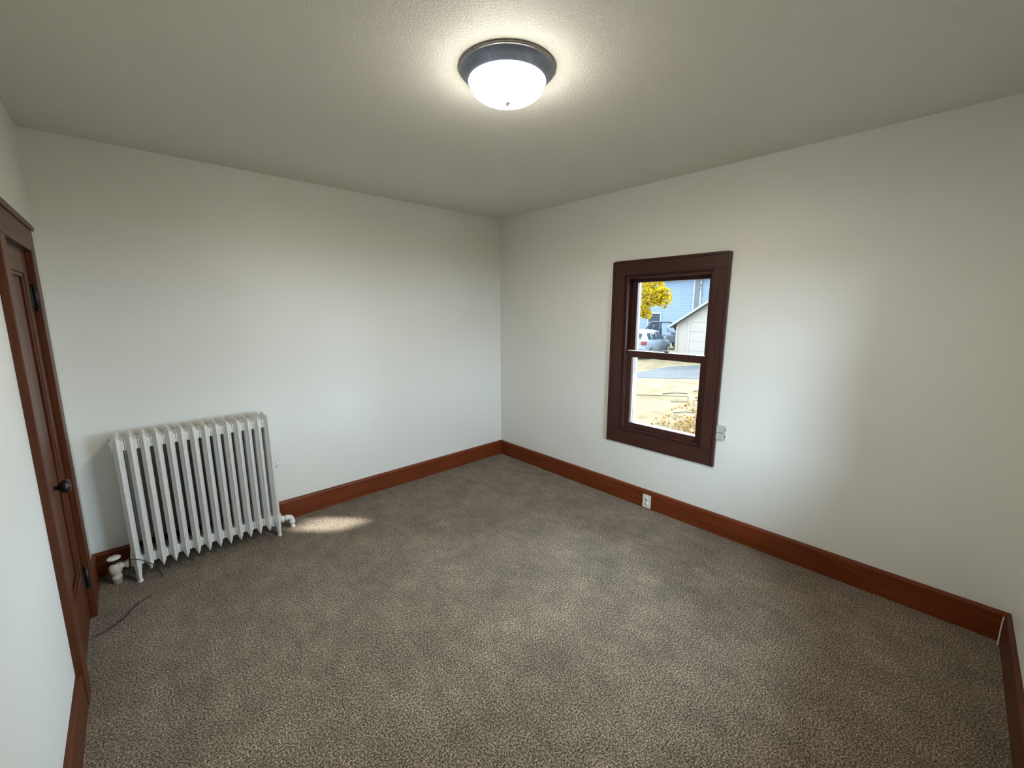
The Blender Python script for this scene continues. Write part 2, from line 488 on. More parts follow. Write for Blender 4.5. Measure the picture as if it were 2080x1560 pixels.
# ------------------------------------------------------------------ added_window_2 (unseen, added behind the viewer for its daylight)
def plain_window(root, a0, a1, z0, z1):
    """double-hung window in local coordinates: u along the wall, v into the room, w up (origin at the sill's middle)"""
    hw_, hh = (a1 - a0) / 2, z1 - z0
    for u0, u1, c0, c1 in ((-hw_ - 0.1, -hw_, -0.1, hh + 0.1), (hw_, hw_ + 0.1, -0.1, hh + 0.1), (-hw_, hw_, hh, hh + 0.1), (-hw_, hw_, -0.1, 0)):
        MB().box(u0, u1, 0, 0.02, c0, c1, 0.003).build('casing', WDZ, root)
    zm = hh / 2
    for c0, c1, v in ((0, zm + 0.02, -0.06), (zm - 0.02, hh, -0.10)):
        m = MB()
        m.box(-hw_, -hw_ + 0.045, v, v + 0.035, c0, c1, 0.002); m.box(hw_ - 0.045, hw_, v, v + 0.035, c0, c1, 0.002)
        m.box(-hw_ + 0.045, hw_ - 0.045, v, v + 0.035, c0, c0 + 0.045, 0.002); m.box(-hw_ + 0.045, hw_ - 0.045, v, v + 0.035, c1 - 0.045, c1, 0.002)
        s = m.build('sash', WDZ, root)
        MB().box(-hw_ + 0.041, hw_ - 0.041, v + 0.016, v + 0.020, c0 + 0.041, c1 - 0.041).build('pane', PANE, s)
w2 = empty('added_window_2', 'unseen stained wooden window added behind the viewer to let in daylight', 'window', ((W2X0 + W2X1) / 2, -LY, W2Z0), (0, 0, 0), 'structure')
plain_window(w2, W2X0, W2X1, W2Z0, W2Z1)

# ------------------------------------------------------------------ ceiling light
LC = (-1.741, -2.036)
LAMP_GLOW, BULB_W = 72.0, 72.0
cl = empty('ceiling_light', 'round flush-mount ceiling light with dark metal pan and glowing glass bowl', 'ceiling light', (LC[0], LC[1], H))
MB().lathe([(0, 0), (0.184, 0), (0.184, -0.005), (0.178, -0.009), (0.172, -0.010), (0.158, -0.036), (0.152, -0.046), (0.148, -0.047), (0.146, -0.040), (0, -0.040)], (0, 0, 0), 'z', 64).build('metal_pan', PAN_METAL, cl)
MB().lathe([(0.1735, -0.0085), (0.180, -0.0095), (0.186, -0.006), (0.186, 0.0), (0.182, 0.0)], (0, 0, 0), 'z', 64).build('rim_ring', STEEL, cl)
MB().lathe([(0, -0.0405), (0.1445, -0.0405), (0.1445, -0.0415), (0, -0.0415)], (0, 0, 0), 'z', 48).build('reflector', WHITE_METAL, cl)
for bx0 in (-0.05, 0.05):
    lh = MB().lathe([(0, -0.0416), (0.018, -0.0416), (0.018, -0.055), (0, -0.055)], (bx0, 0, 0), 'z', 16).build('lamp_holder', PLASTIC, cl)
MB().tube([(0, 0, -0.0416), (0, 0, -0.1125)], 0.004, 8).build('centre_rod', STEEL, cl)
bowl = bpy.data.materials.new('glowing_frosted_glass')
bowl.use_nodes = True
_nt = bowl.node_tree; _nt.nodes.clear()
_o = _nt.nodes.new('ShaderNodeOutputMaterial'); _m = _nt.nodes.new('ShaderNodeMixShader'); _t = _nt.nodes.new('ShaderNodeBsdfTransparent'); _e = _nt.nodes.new('ShaderNodeEmission')
_e.inputs['Color'].default_value = (1.0, 0.95, 0.84, 1); _e.inputs['Strength'].default_value = LAMP_GLOW
_m.inputs['Fac'].default_value = 0.5
_nt.links.new(_t.outputs[0], _m.inputs[1]); _nt.links.new(_e.outputs[0], _m.inputs[2]); _nt.links.new(_m.outputs[0], _o.inputs['Surface'])
for k, bx0 in enumerate((-0.05, 0.05)):
    ld = bpy.data.lights.new('bulb_light', 'SPOT'); ld.energy = BULB_W / 2; ld.color = (1.0, 0.91, 0.76); ld.shadow_soft_size = 0.02
    ld.spot_size = math.radians(180); ld.spot_blend = 0.5
    lo_ = bpy.data.objects.new('bulb_light', ld); COL.objects.link(lo_); lo_.parent = cl; lo_.location = (bx0, 0, -0.080)
prof = [(0.1455, -0.036), (0.1470, -0.048), (0.1440, -0.054)]
for i in range(1, 15):
    a = i / 14 * math.pi / 2
    prof.append((0.1440 * math.cos(a), -0.054 - 0.060 * math.sin(a)))
MB().lathe(prof, (0, 0, 0), 'z', 64).build('glass_bowl', bowl, cl)
MB().lathe([(0, -0.1125), (0.0125, -0.1130), (0.0135, -0.1160), (0.0105, -0.1200), (0.0060, -0.1235), (0.0045, -0.1270), (0, -0.1290)], (0, 0, 0), 'z', 24).build('finial', STEEL, cl)

# ------------------------------------------------------------------ radiator
RX0, RX1, NS = -3.062, -2.316, 14
rad = empty('radiator', 'white cast-iron radiator of fourteen ridged sections standing against the wall', 'radiator', ((RX0 + RX1) / 2, -0.155, 0))
PITCH = (RX1 - RX0) / (NS - 1)
YF, YB = -0.090, 0.122            # ridge front / back, relative to the radiator's origin
def section_mesh():
    """one section: long hollow-looking column with a V-shaped ridge front and back, pointed top and bottom, hubs on both sides"""
    m = MB(); bm = m.bm
    hw = 0.0198
    zt, zb = 0.870, 0.075
    # rings: (z, half width, ridge front y, shoulder front y, back shoulder, back ridge)
    rows = [(zb - 0.015, 0.0015, YF + 0.004, YF + 0.006, YB - 0.006, YB - 0.004),
            (zb + 0.012, 0.0125, YF, YF + 0.014, YB - 0.014, YB),
            (zb + 0.035, hw, YF - 0.001, YF + 0.034, YB - 0.034, YB + 0.001),
            (zb + 0.10, hw, YF, YF + 0.035, YB - 0.035, YB),
            (zt - 0.09, hw, YF, YF + 0.035, YB - 0.035, YB),
            (zt - 0.035, hw, YF + 0.002, YF + 0.036, YB - 0.036, YB - 0.002),
            (zt - 0.010, 0.0150, YF + 0.008, YF + 0.036, YB - 0.036, YB - 0.008),
            (zt + 0.012, 0.0025, YF + 0.016, YF + 0.024, YB - 0.024, YB - 0.016)]
    rings = []
    for z, w, f, fs, bs, b in rows:
        rings.append([bm.verts.new(v) for v in ((-0.0022 if w > .003 else -w / 2, f, z), (0.0022 if w > .003 else w / 2, f, z), (w, fs, z), (w, bs, z), (0.0022 if w > .003 else w / 2, b, z), (-0.0022 if w > .003 else -w / 2, b, z), (-w, bs, z), (-w, fs, z))])
    for a, b in zip(rings, rings[1:]):
        for k in range(8):
            bm.faces.new((a[k], a[(k + 1) % 8], b[(k + 1) % 8], b[k]))
    bm.faces.new(rings[0][::-1]); bm.faces.new(rings[-1])
    # hubs between sections at top and bottom
    hl = PITCH / 2 - 0.0004
    for zc in (0.826, 0.118):
        m.lathe([(0, -hl), (0.024, -hl), (0.027, -hl + 0.003), (0.033, -0.012), (0.033, 0.012), (0.027, hl - 0.003), (0.024, hl), (0, hl)], (0, 0.0, zc), 'x', 20)
        # web that fills the notch between neighbouring columns
        m.box(-hl, hl, YF + 0.040, YB - 0.040, zc - 0.028, zc + 0.028, 0.006)
    return m
sec0 = section_mesh().build('section', RAD_PAINT, rad)
sec0.location.x = RX0 - (RX0 + RX1) / 2
sections = [sec0]
for i in range(1, NS):
    c = sec0.copy(); COL.objects.link(c); c.parent = rad
    c.location.x = RX0 - (RX0 + RX1) / 2 + PITCH * i
    sections.append(c)
# feet under the first and the last section, front and back
for xi in (0, NS - 1):
    for s in (-1, 1):
        m = MB(); bm = m.bm
        x = sections[xi].location.x
        yr = YF if s < 0 else YB
        rr = []
        for z, w, dep, sh in ((0.150, 0.0200, 0.060, 0.004), (0.105, 0.0180, 0.056, 0.002), (0.062, 0.0135, 0.036, 0.0), (0.022, 0.0105, 0.028, -0.002), (0.006, 0.0135, 0.033, -0.005), (0.0, 0.0135, 0.033, -0.005)):
            f = yr - s * sh if False else yr + (-s) * sh
            bk = f - s * dep
            rr.append([bm.verts.new(v) for v in ((x - 0.002, f, z), (x + 0.002, f, z), (x + w, f - s * dep * 0.42, z), (x + w * 0.8, bk, z), (x - w * 0.8, bk, z), (x - w, f - s * dep * 0.42, z))])
        for a, b in zip(rr, rr[1:]):
            for k in range(6):
                bm.faces.new((a[k], a[(k + 1) % 6], b[(k + 1) % 6], b[k]))
        bm.faces.new(rr[0]); bm.faces.new(rr[-1][::-1])
        m.build('foot', RAD_PAINT, rad)
ex0, ex1 = sections[0].location.x - PITCH / 2, sections[-1].location.x + PITCH / 2
for ex, s in ((ex0, -1), (ex1, 1)):
    MB().lathe([(0, 0), (0.024, 0), (0.024, 0.005 * s), (0.012, 0.008 * s), (0.012, 0.016 * s), (0, 0.016 * s)], (ex, 0, 0.826), 'x', 6, False).build('end_plug', RAD_PAINT, rad)
m = MB(); m.tube([(ex1 - 0.012, -0.02, 0.50), (ex1 + 0.006, -0.02, 0.50)], 0.006, 10)
m.lathe([(0, -0.02), (0.011, -0.018), (0.012, 0.012), (0.006, 0.02), (0, 0.02)], (ex1 + 0.015, -0.02, 0.505), 'z', 14)
m.build('air_vent', RAD_PAINT, rad)
# supply valve at the left: horizontal spud, angle body, packing nut, stem and handwheel
vx = -3.160 - (RX0 + RX1) / 2
m = MB()
m.lathe([(0, 0), (0.017, 0), (0.017, 0.012), (0.021, 0.012), (0.021, 0.026), (0.016, 0.028), (0.016, 0.040), (0.020, 0.042), (0.024, 0.046), (0.024, 0.058), (0, 0.058)], (ex0 - 0.066, 0.0, 0.100), 'x', 14)
m.lathe([(0, -0.004), (0.021, -0.004), (0.021, 0.026), (0.024, 0.028), (0.024, 0.046), (0.018, 0.050), (0.022, 0.060), (0.029, 0.074), (0.031, 0.090), (0.029, 0.106), (0.021, 0.116), (0.015, 0.122), (0, 0.122)], (vx, 0.0, 0.0), 'z', 20)
m.tube([(vx, 0, 0.098), (ex0 - 0.060, 0, 0.100)], 0.018, 14)
vb = m.build('supply_valve', VALVE_PAINT, rad); vb['label'] = 'cream painted brass supply valve'
m = MB(); m.lathe([(0, 0.118), (0.013, 0.118), (0.013, 0.130), (0.006, 0.132), (0.005, 0.156), (0, 0.156)], (vx, 0, 0), 'z', 14)
m.build('valve_stem', BLACK_IRON, vb)
m = MB(); m.lathe([(0, 0.152), (0.024, 0.150), (0.030, 0.153), (0.031, 0.159), (0.026, 0.164), (0.010, 0.166), (0, 0.166)], (vx, 0, 0), 'z', 28)
hw_ = m.build('handwheel', RAD_PAINT, vb); hw_['label'] = 'white round valve handwheel'
# return elbow at the right
rx = -2.213 - (RX0 + RX1) / 2
m = MB()
m.lathe([(0, -0.004), (0.020, -0.004), (0.024, 0.006), (0.024, 0.020), (0.017, 0.022), (0.017, 0.030), (0, 0.030)], (ex1, -0.005, 0.083), 'x', 14)
pts = [(ex1 + 0.028, -0.005, 0.083)] + [(rx - 0.026 + 0.026 * math.sin(a), -0.005, 0.057 + 0.026 * math.cos(a)) for a in [k * math.pi / 16 for k in range(0, 9)]] + [(rx, -0.005, -0.004)]
m.tube(pts, 0.0175, 16)
m.lathe([(0.0175, 0), (0.0215, 0), (0.0215, 0.016), (0.0175, 0.016)], (rx, -0.005, 0.034), 'z', 16)
m.lathe([(0.0175, 0), (0.0215, 0), (0.0215, 0.013), (0.0175, 0.013)], (rx - 0.042, -0.005, 0.083), 'x', 16)
m.build('return_elbow', RAD_PAINT, rad)

# ------------------------------------------------------------------ small things on walls and floor
# duplex outlet set in the baseboard
OY, OZ = -1.809, 0.062
ol = empty('wall_outlet', 'white duplex outlet plate set in the baseboard below the window', 'outlet', (-TB, OY, OZ))
MB().box(-0.006, 0, -0.035, 0.035, -0.055, 0.055, 0.0025).build('cover_plate', PLASTIC, ol)
for s in (-1, 1):
    rc = MB(); rc.lathe([(0, -0.0085), (0.0165, -0.0085), (0.0172, -0.006), (0.0172, 0)], (0, 0, 0.0195 * s), 'x', 24)
    ro = rc.build('receptacle', PLASTIC, ol)
    sl = MB(); sl.box(-0.0089, -0.008, -0.0072, -0.0052, 0.0195 * s - 0.001, 0.0195 * s + 0.008); sl.box(-0.0089, -0.008, 0.0052, 0.0072, 0.0195 * s - 0.0005, 0.0195 * s + 0.007)
    sl.lathe([(0, -0.0089), (0.0028, -0.0089), (0.0028, -0.008)], (0, 0, 0.0195 * s - 0.008), 'x', 10); sl.build('slots', SLOT, ro)
MB().lathe([(0, -0.0075), (0.003, -0.0072), (0.0034, -0.006)], (0, 0, 0), 'x', 12).build('screw', STEEL, ol)
# grey two-piece surface box at the lower right of the window casing
bx_ = empty('junction_box', 'small grey two-piece surface box beside the lower right window casing', 'box', (0, -2.319, 0.749))
for z0, z1, nm in ((0.0015, 0.049, 'cover'), (-0.049, -0.0015, 'cover')):
    b_ = MB().box(-0.024, 0, -0.028, 0.026, z0, z1, 0.003).build(nm, BOXGREY, bx_)
    MB().box(-0.018, -0.008, -0.0295, -0.0275, z0 + 0.012, z1 - 0.012).build('knockout', SLOT, b_)
# black cord looping out from behind the radiator and the one lying on the carpet
def smooth(pts, n=8):
    pts = [Vector(p) for p in pts]; out = []
    P = [pts[0]] + pts + [pts[-1]]
    for i in range(1, len(P) - 2):
        for k in range(n):
            t = k / n
            out.append(0.5 * ((2 * P[i]) + (-P[i - 1] + P[i + 1]) * t + (2 * P[i - 1] - 5 * P[i] + 4 * P[i + 1] - P[i + 2]) * t * t + (-P[i - 1] + 3 * P[i] - 3 * P[i + 1] + P[i + 2]) * t ** 3))
    out.append(pts[-1]); return out
m = MB(); m.tube(smooth([(-3.235, -0.10, 0.04), (-3.20, -0.19, 0.12), (-3.15, -0.25, 0.170), (-3.093, -0.270, 0.172), (-3.056, -0.272, 0.159), (-3.017, -0.274, 0.126), (-2.982, -0.274, 0.078), (-2.966, -0.272, 0.020), (-2.964, -0.270, 0.003)]), 0.0026, 8)
tag(m.build('cord', BLACK_CORD), 'thin black cord arching over the radiator foot and valve', 'cord')
m = MB(); m.tube(smooth([(-3.236, -0.650, 0.004), (-3.201, -0.641, 0.004), (-3.165, -0.612, 0.004), (-3.129, -0.570, 0.004), (-3.089, -0.497, 0.004), (-3.055, -0.466, 0.003), (-3.020, -0.445, 0.001)]), 0.0036, 8)
tag(m.build('cord', BLACK_CORD), 'dark cord lying on the carpet in front of the closet door', 'cord')
m = MB(); m.tube(smooth([(-0.021, -LY + 0.021, 0.135), (-0.028, -LY + 0.0235, 0.110), (-0.040, -LY + 0.025, 0.065), (-0.058, -LY + 0.026, 0.025), (-0.068, -LY + 0.027, 0.003)]), 0.0030, 8)
tag(m.build('wire', WHITE_CORD), 'short cream wire standing in the lower right baseboard corner', 'wire')

# ================================================================== outside the window
GZ = -0.9
def ground_mat():
    m, nt, b = new_mat('dry_lawn')
    n = noise(nt, 1.6, 6, 0.7)
    r = ramp(nt, n.outputs['Fac'], [(0.34, (0.0375, 0.02687, 0.01437)), (0.5, (0.055, 0.04063, 0.02312)), (0.68, (0.065, 0.05, 0.03125))])
    nt.links.new(r.outputs['Color'], b.inputs['Base Color'])
    b.inputs['Roughness'].default_value = 0.95
    b.inputs['Specular IOR Level'].default_value = 0.02
    n2 = noise(nt, 25, 4, 0.7)
    bump(nt, b, n2.outputs['Fac'], 0.5, 0.03)
    return m
LAWN = ground_mat()
ASPHALT = plain('asphalt', (0.02297, 0.02218, 0.02229), 0.85, 0.15, 6, bmp=0.2, bdist=0.01, bscale=60, spec=0.04)
SIDING = plain('blue_siding', (0.05036, 0.06141, 0.07719), 0.6, 0.03, 2, spec=0.04)
TRIMW = plain('white_trim', (0.07831, 0.08017, 0.08017), 0.5, 0.04, 5, spec=0.04)
GREYTRIM = plain('grey_trim', (0.03487, 0.03386, 0.03386), 0.6, 0.06, 5, spec=0.04)
CREAM = plain('cream_siding', (0.1001, 0.08436, 0.06872), 0.6, 0.03, 3, spec=0.04)
CREAMD = plain('cream_door', (0.09781, 0.08401, 0.071), 0.55, 0.03, 3, spec=0.04)
ROOFM = plain('weathered_shingle', (0.05594, 0.04662, 0.04383), 0.8, 0.1, 20, spec=0.04)
CARW = plain('silver_white_paint', (0.06712, 0.07459, 0.08205), 0.3, 0.03, 5, spec=0.04)
CARG = plain('tinted_glass', (0.008391, 0.01119, 0.01399), 0.12, 0.1, 5, spec=0.04)
TYRE = plain('tyre_rubber', (0.009323, 0.009323, 0.01026), 0.8, 0.1, 20, spec=0.04)
RED = plain('red_lamp_plastic', (0.06712, 0.01119, 0.01305), 0.25, 0.1, 20, spec=0.04)
UTVM = plain('blue_grey_tubing', (0.01026, 0.01156, 0.01491), 0.4, 0.1, 20, spec=0.04)
UTVB = plain('grey_plastic', (0.02237, 0.02424, 0.02984), 0.5, 0.1, 20, spec=0.04)
BARK = plain('bark', (0.01864, 0.01491, 0.01119), 0.9, 0.3, 20, bmp=0.5, bdist=0.02, spec=0.04)
HOSE = plain('green_hose', (0.01026, 0.01213, 0.009323), 0.5, 0.1, 20, spec=0.04)

def leaf_mat(name, c0, c1, transl=0.35):
    m, nt, b = new_mat(name)
    n = noise(nt, 7, 2)
    r = ramp(nt, n.outputs['Fac'], [(0.35, c0), (0.65, c1)])
    nt.links.new(r.outputs['Color'], b.inputs['Base Color'])
    b.inputs['Roughness'].default_value = 0.6
    b.inputs['Specular IOR Level'].default_value = 0.03
    tr = nt.nodes.new('ShaderNodeBsdfTranslucent')
    nt.links.new(r.outputs['Color'], tr.inputs['Color'])
    mx = nt.nodes.new('ShaderNodeMixShader'); mx.inputs['Fac'].default_value = transl
    out = nt.nodes['Material Output']
    nt.links.new(b.outputs[0], mx.inputs[1]); nt.links.new(tr.outputs[0], mx.inputs[2])
    nt.links.new(mx.outputs[0], out.inputs['Surface'])
    return m
YELLOW = leaf_mat('yellow_leaves', (0.1313, 0.075, 0.00125), (0.1875, 0.125, 0.003125))
GREEN = leaf_mat('evergreen_needles', (0.002237, 0.005595, 0.002237), (0.004662, 0.01026, 0.00373), 0.05)
FALLEN = leaf_mat('fallen_leaf', (0.06, 0.0225, 0.00375), (0.0875, 0.0475, 0.008125), 0.1)

tag(MB().box(-40, 60, -40, 40, GZ - 0.3, GZ).build('ground_lawn', LAWN), 'pale dry lawn outside the window', 'lawn', 'structure')
m = MB(); m.prism([(4.3, 12.1), (21.4, -7.7), (27, -6.0), (16.2, 4.44), (14.6, 5.25), (12.1, 5.25), (5.6, 13.4)], 2, GZ - 0.05, GZ + 0.012)
tag(m.build('road_asphalt', ASPHALT), 'grey asphalt drive crossing beyond the lawn', 'driveway', 'structure')

# ---- garage: gable end with a framed door
GX, GY0, GY1, GE = 17.65, 2.10, 6.49, 0.90
ga = empty('garage', 'cream garage with a low gable roof and wide door behind the window', 'garage', (GX, (GY0 + GY1) / 2, GZ))
ym = (GY1 - GY0) / 2
rz = GE - GZ + ym * 0.66
m = MB(); m.prism([(-ym, 0), (ym, 0), (ym, GE - GZ), (0, rz), (-ym, GE - GZ)], 0, 0.0, 5.5); m.build('walls', CREAM, ga)
for s in (1, -1):
    rp = MB()
    e = (s * (ym + 0.30), GE - GZ - 0.30 * 0.66)
    rp.prism([e, (0, rz), (0, rz + 0.14), (e[0], e[1] + 0.12)], 0, -0.28, 5.8)
    rp.build('roof_slope', ROOFM, ga)
for s in (1, -1):
    e = (s * (ym + 0.31), GE - GZ - 0.31 * 0.66)
    f = MB(); f.prism([(e[0], e[1] - 0.02), (0, rz - 0.02), (0, rz + 0.10), (e[0], e[1] + 0.10)], 0, -0.32, -0.285); f.build('fascia', TRIMW, ga)
dY0, dY1, dZ = -1.55, 1.48, 1.92
m = MB(); m.box(-0.03, 0, dY1, dY1 + 0.12, 0, dZ + 0.12); m.box(-0.03, 0, dY0 - 0.12, dY0, 0, dZ + 0.12); m.box(-0.03, 0, dY0, dY1, dZ, dZ + 0.12)
m.build('door_trim', CREAM, ga)
gd = MB().box(-0.012, -0.002, dY0, dY1, 0.01, dZ - 0.01).build('overhead_door', CREAMD, ga)
for k in range(4):
    MB().box(-0.028, -0.012, dY0 + 0.01, dY1 - 0.01, 0.02 + k * 0.475, 0.475 + k * 0.475, 0.008).build('door_panel', CREAMD, gd)
MB().box(-0.04, 0.02, ym - 0.10, ym + 0.005, 0, GE - GZ - 0.08).build('corner_board', CREAM, ga)

# ---- blue house behind
HX = 29.0
hs = empty('blue_house', 'pale blue sided house filling the background behind garage and car', 'house', (HX, 12.0, GZ))
m = MB()
for k in range(33):
    z0 = k * 0.15
    m.prism([(0.0, z0), (-0.030, z0), (-0.012, z0 + 0.15), (0.0, z0 + 0.15)], 1, -9.0, 13.0)
sd = m.build('lap_siding', SIDING, hs)
MB().box(0.0, 7.0, -9.0, 13.0, 0, 4.95).build('wall_body', SIDING, hs)
MB().prism([(-0.5, 4.9), (7.5, 4.9), (3.5, 6.4)], 1, -9.5, 13.5).build('roof', ROOFM, hs)
# grey vertical board between white strips
yb = -1.55
MB().box(-0.10, 0, yb - 0.20, yb + 0.20, 0, 4.9).build('corner_board', GREYTRIM, hs)
for s in (-1, 1):
    MB().box(-0.11, 0, yb + s * 0.26 - 0.06, yb + s * 0.26 + 0.06, 0, 4.9).build('trim_strip', TRIMW, hs)
wn = MB(); wy0, wy1, wz0, wz1 = 1.35, 2.35, 0.80, 2.2
wn.box(-0.06, 0, wy0 - 0.12, wy0, wz0 - 0.12, wz1 + 0.12); wn.box(-0.06, 0, wy1, wy1 + 0.12, wz0 - 0.12, wz1 + 0.12)
wn.box(-0.06, 0, wy0, wy1, wz0 - 0.12, wz0); wn.box(-0.06, 0, wy0, wy1, wz1, wz1 + 0.12); wn.box(-0.05, 0, wy0, wy1, (wz0 + wz1) / 2 - 0.03, (wz0 + wz1) / 2 + 0.03)
wf = wn.build('house_window', TRIMW, hs)
MB().box(-0.032, -0.028, wy0, wy1, wz0, wz1).build('pane', CARG, wf)
MB().box(-0.05, 0, -9.0, 13.0, 0.0, 0.35).build('foundation_band', GREYTRIM, hs)

# ---- hatchback car parked nose away
cr = empty('hatchback_car', 'silvery white hatchback car parked beside the garage', 'car', (17.85, 8.35, GZ + 0.0), (0, 0, math.radians(8)))
def car_body():
    m = MB(); bm = m.bm
    # stations along x: (x, half width low, half width belt, z sill, z belt, z roof(None=bonnet), half width roof)
    st = [(-2.00, 0.70, 0.74, 0.38, 0.86, 0.90, 0.66), (-1.95, 0.80, 0.83, 0.28, 0.92, 1.05, 0.66), (-1.72, 0.84, 0.86, 0.24, 0.95, 1.40, 0.60),
          (-1.30, 0.85, 0.87, 0.23, 0.95, 1.46, 0.60), (-0.40, 0.85, 0.87, 0.22, 0.93, 1.48, 0.60), (0.25, 0.85, 0.87, 0.22, 0.92, 1.42, 0.59),
          (0.70, 0.85, 0.87, 0.23, 0.92, 1.18, 0.62), (1.05, 0.85, 0.86, 0.23, 0.90, 0.96, 0.70), (1.55, 0.83, 0.84, 0.24, 0.80, 0.86, 0.68), (1.90, 0.76, 0.78, 0.28, 0.66, 0.70, 0.60), (2.02, 0.62, 0.64, 0.34, 0.52, 0.55, 0.50)]
    rings = []
    for x, wl, wb, zs, zb, zr, wr in st:
        rings.append([bm.verts.new((x, y, z)) for y, z in ((-wl + .05, zs), (-wl, zs + .08), (-wb, zb - .15), (-wb + .03, zb), (-wr, zr - .04), (-wr + .12, zr), (wr - .12, zr), (wr, zr - .04), (wb - .03, zb), (wb, zb - .15), (wl, zs + .08), (wl - .05, zs))])
    n = 12
    for a, b in zip(rings, rings[1:]):
        for k in range(n):
            f = bm.faces.new((a[k], a[(k + 1) % n], b[(k + 1) % n], b[k])); f.smooth = True
    bm.faces.new(rings[0]); bm.faces.new(rings[-1][::-1])
    return m
cb = car_body().build('car_body', CARW, cr)
def side_y(x, z):           # approximate cabin side surface, right side positive
    t = max(0, min(1, (z - 0.94) / 0.46)); return 0.835 - t * 0.235
for s in (-1, 1):
    for poly in ([(-1.02, 0.98), (-0.32, 0.97), (-0.32, 1.37), (-0.90, 1.37)], [(-0.25, 0.97), (0.60, 0.97), (0.24, 1.33), (-0.02, 1.37), (-0.25, 1.37)], [(-1.55, 1.02), (-1.10, 1.00), (-1.00, 1.34), (-1.45, 1.33)]):
        m = MB()
        A = [m.bm.verts.new((x, s * (side_y(x, z) + 0.016), z)) for x, z in poly]
        B = [m.bm.verts.new((x, s * (side_y(x, z) - 0.02), z)) for x, z in poly]
        m.bm.faces.new(A); m.bm.faces.new(B[::-1])
        for k in range(len(poly)):
            m.bm.faces.new((A[k], B[k], B[(k + 1) % len(poly)], A[(k + 1) % len(poly)]))
        m.build('side_window', CARG, cb)
m = MB(); m.prism([(-1.965, 1.02), (-1.79, 1.33), (-1.75, 1.31), (-1.93, 1.00)], 1, -0.56, 0.56); m.build('rear_window', CARG, cb)
for s in (-1, 1):
    MB().box(-2.03, -1.82, s * 0.60, s * 0.845, 0.76, 0.95, 0.03).build('tail_lamp', RED, cb)
    MB().box(0.42, 0.62, s * 0.86, s * 1.00, 0.94, 1.07, 0.03).build('mirror', CARW, cb)
    for x in (-1.25, 1.30):
        w_ = MB().lathe([(0, -0.09), (0.20, -0.09), (0.29, -0.08), (0.31, -0.04), (0.31, 0.04), (0.29, 0.08), (0.20, 0.09), (0, 0.09)], (x, s * 0.79, 0.31), 'y', 24).build('wheel', TYRE, cr)
        MB().lathe([(0, 0.094 * s), (0.19, 0.094 * s), (0.20, 0.085 * s)], (x, s * 0.79, 0.31), 'y', 20).build('hubcap', STEEL, w_)
MB().box(-2.04, -1.96, -0.72, 0.72, 0.34, 0.55, 0.03).build('bumper', UTVB, cb)
MB().box(-2.035, -1.99, -0.26, 0.26, 0.66, 0.78, 0.005).build('number_plate', TRIMW, cb)

# ---- side-by-side utility vehicle behind the car (roll cage visible)
uv = empty('utility_vehicle', 'dark open utility buggy with tubular roll cage parked behind the car', 'buggy', (22.6, 9.75, GZ), (0, 0, math.radians(-60)))
m = MB(); m.box(-1.3, 1.3, -0.68, 0.68, 0.45, 0.95, 0.08); m.prism([(0.5, 0.9), (1.35, 0.85), (1.35, 1.0), (0.55, 1.12)], 1, -0.6, 0.6); m.build('buggy_body', UTVB, uv)
m = MB()
for s in (-0.62, 0.62):
    m.tube([(0.95, s, 1.02), (0.45, s * 0.9, 1.72), (-0.75, s * 0.9, 1.74), (-0.82, s, 0.95)], 0.05, 8)
    m.tube([(-0.15, s, 0.95), (-0.18, s * 0.9, 1.73)], 0.045, 8)
    m.tube([(-0.75, s * 0.9, 1.74), (-1.25, s, 1.0)], 0.03, 8)
for x, z in ((0.45, 1.72), (-0.18, 1.73), (-0.75, 1.74)):
    m.tube([(x, -0.56, z), (x, 0.56, z)], 0.05, 8)
m.build('roll_cage', UTVM, uv)
for y in (-0.32, 0.32):
    m = MB(); m.box(-0.55, -0.10, y - 0.22, y + 0.22, 0.95, 1.08, 0.04); m.box(-0.68, -0.55, y - 0.22, y + 0.22, 0.98, 1.50, 0.05); m.build('seat', UTVM, uv)
m = MB(); m.lathe([(0.15, -0.012), (0.165, 0), (0.15, 0.012), (0.14, 0), (0.15, -0.012)], (0.30, 0.32, 1.2), 'x', 20); m.tube([(0.3, 0.32, 1.2), (0.6, 0.32, 1.05)], 0.02, 8); m.build('steering_wheel', UTVM, uv)
for x in (-0.95, 0.95):
    for y in (-0.62, 0.62):
        MB().lathe([(0, -0.12), (0.22, -0.12), (0.32, -0.10), (0.34, 0), (0.32, 0.10), (0.22, 0.12), (0, 0.12)], (x, y, 0.34), 'y', 20).build('wheel', TYRE, uv)

# ---- leaves
def leaf_quads(m, centers, size, rnd):
    for c in centers:
        c = Vector(c)
        n = Vector((rnd.gauss(0, 1), rnd.gauss(0, 1), rnd.gauss(0, 1))).normalized()
        t = n.orthogonal().normalized(); b = n.cross(t)
        a = rnd.random() * 6.283
        t, b = math.cos(a) * t + math.sin(a) * b, -math.sin(a) * t + math.cos(a) * b
        L = size * rnd.uniform(0.7, 1.3); w = L * 0.38
        k = n * L * 0.12
        m.bm.faces.new([m.bm.verts.new(v) for v in (c - t * L * 0.5, c - b * w - k, c + t * L * 0.5, c + b * w - k)])

def blob(c, r, n, rnd):
    out = []
    while len(out) < n:
        v = Vector((rnd.uniform(-1, 1), rnd.uniform(-1, 1), rnd.uniform(-1, 1)))
        if v.length < 1: out.append((c[0] + v.x * r[0], c[1] + v.y * r[1], c[2] + v.z * r[2]))
    return out

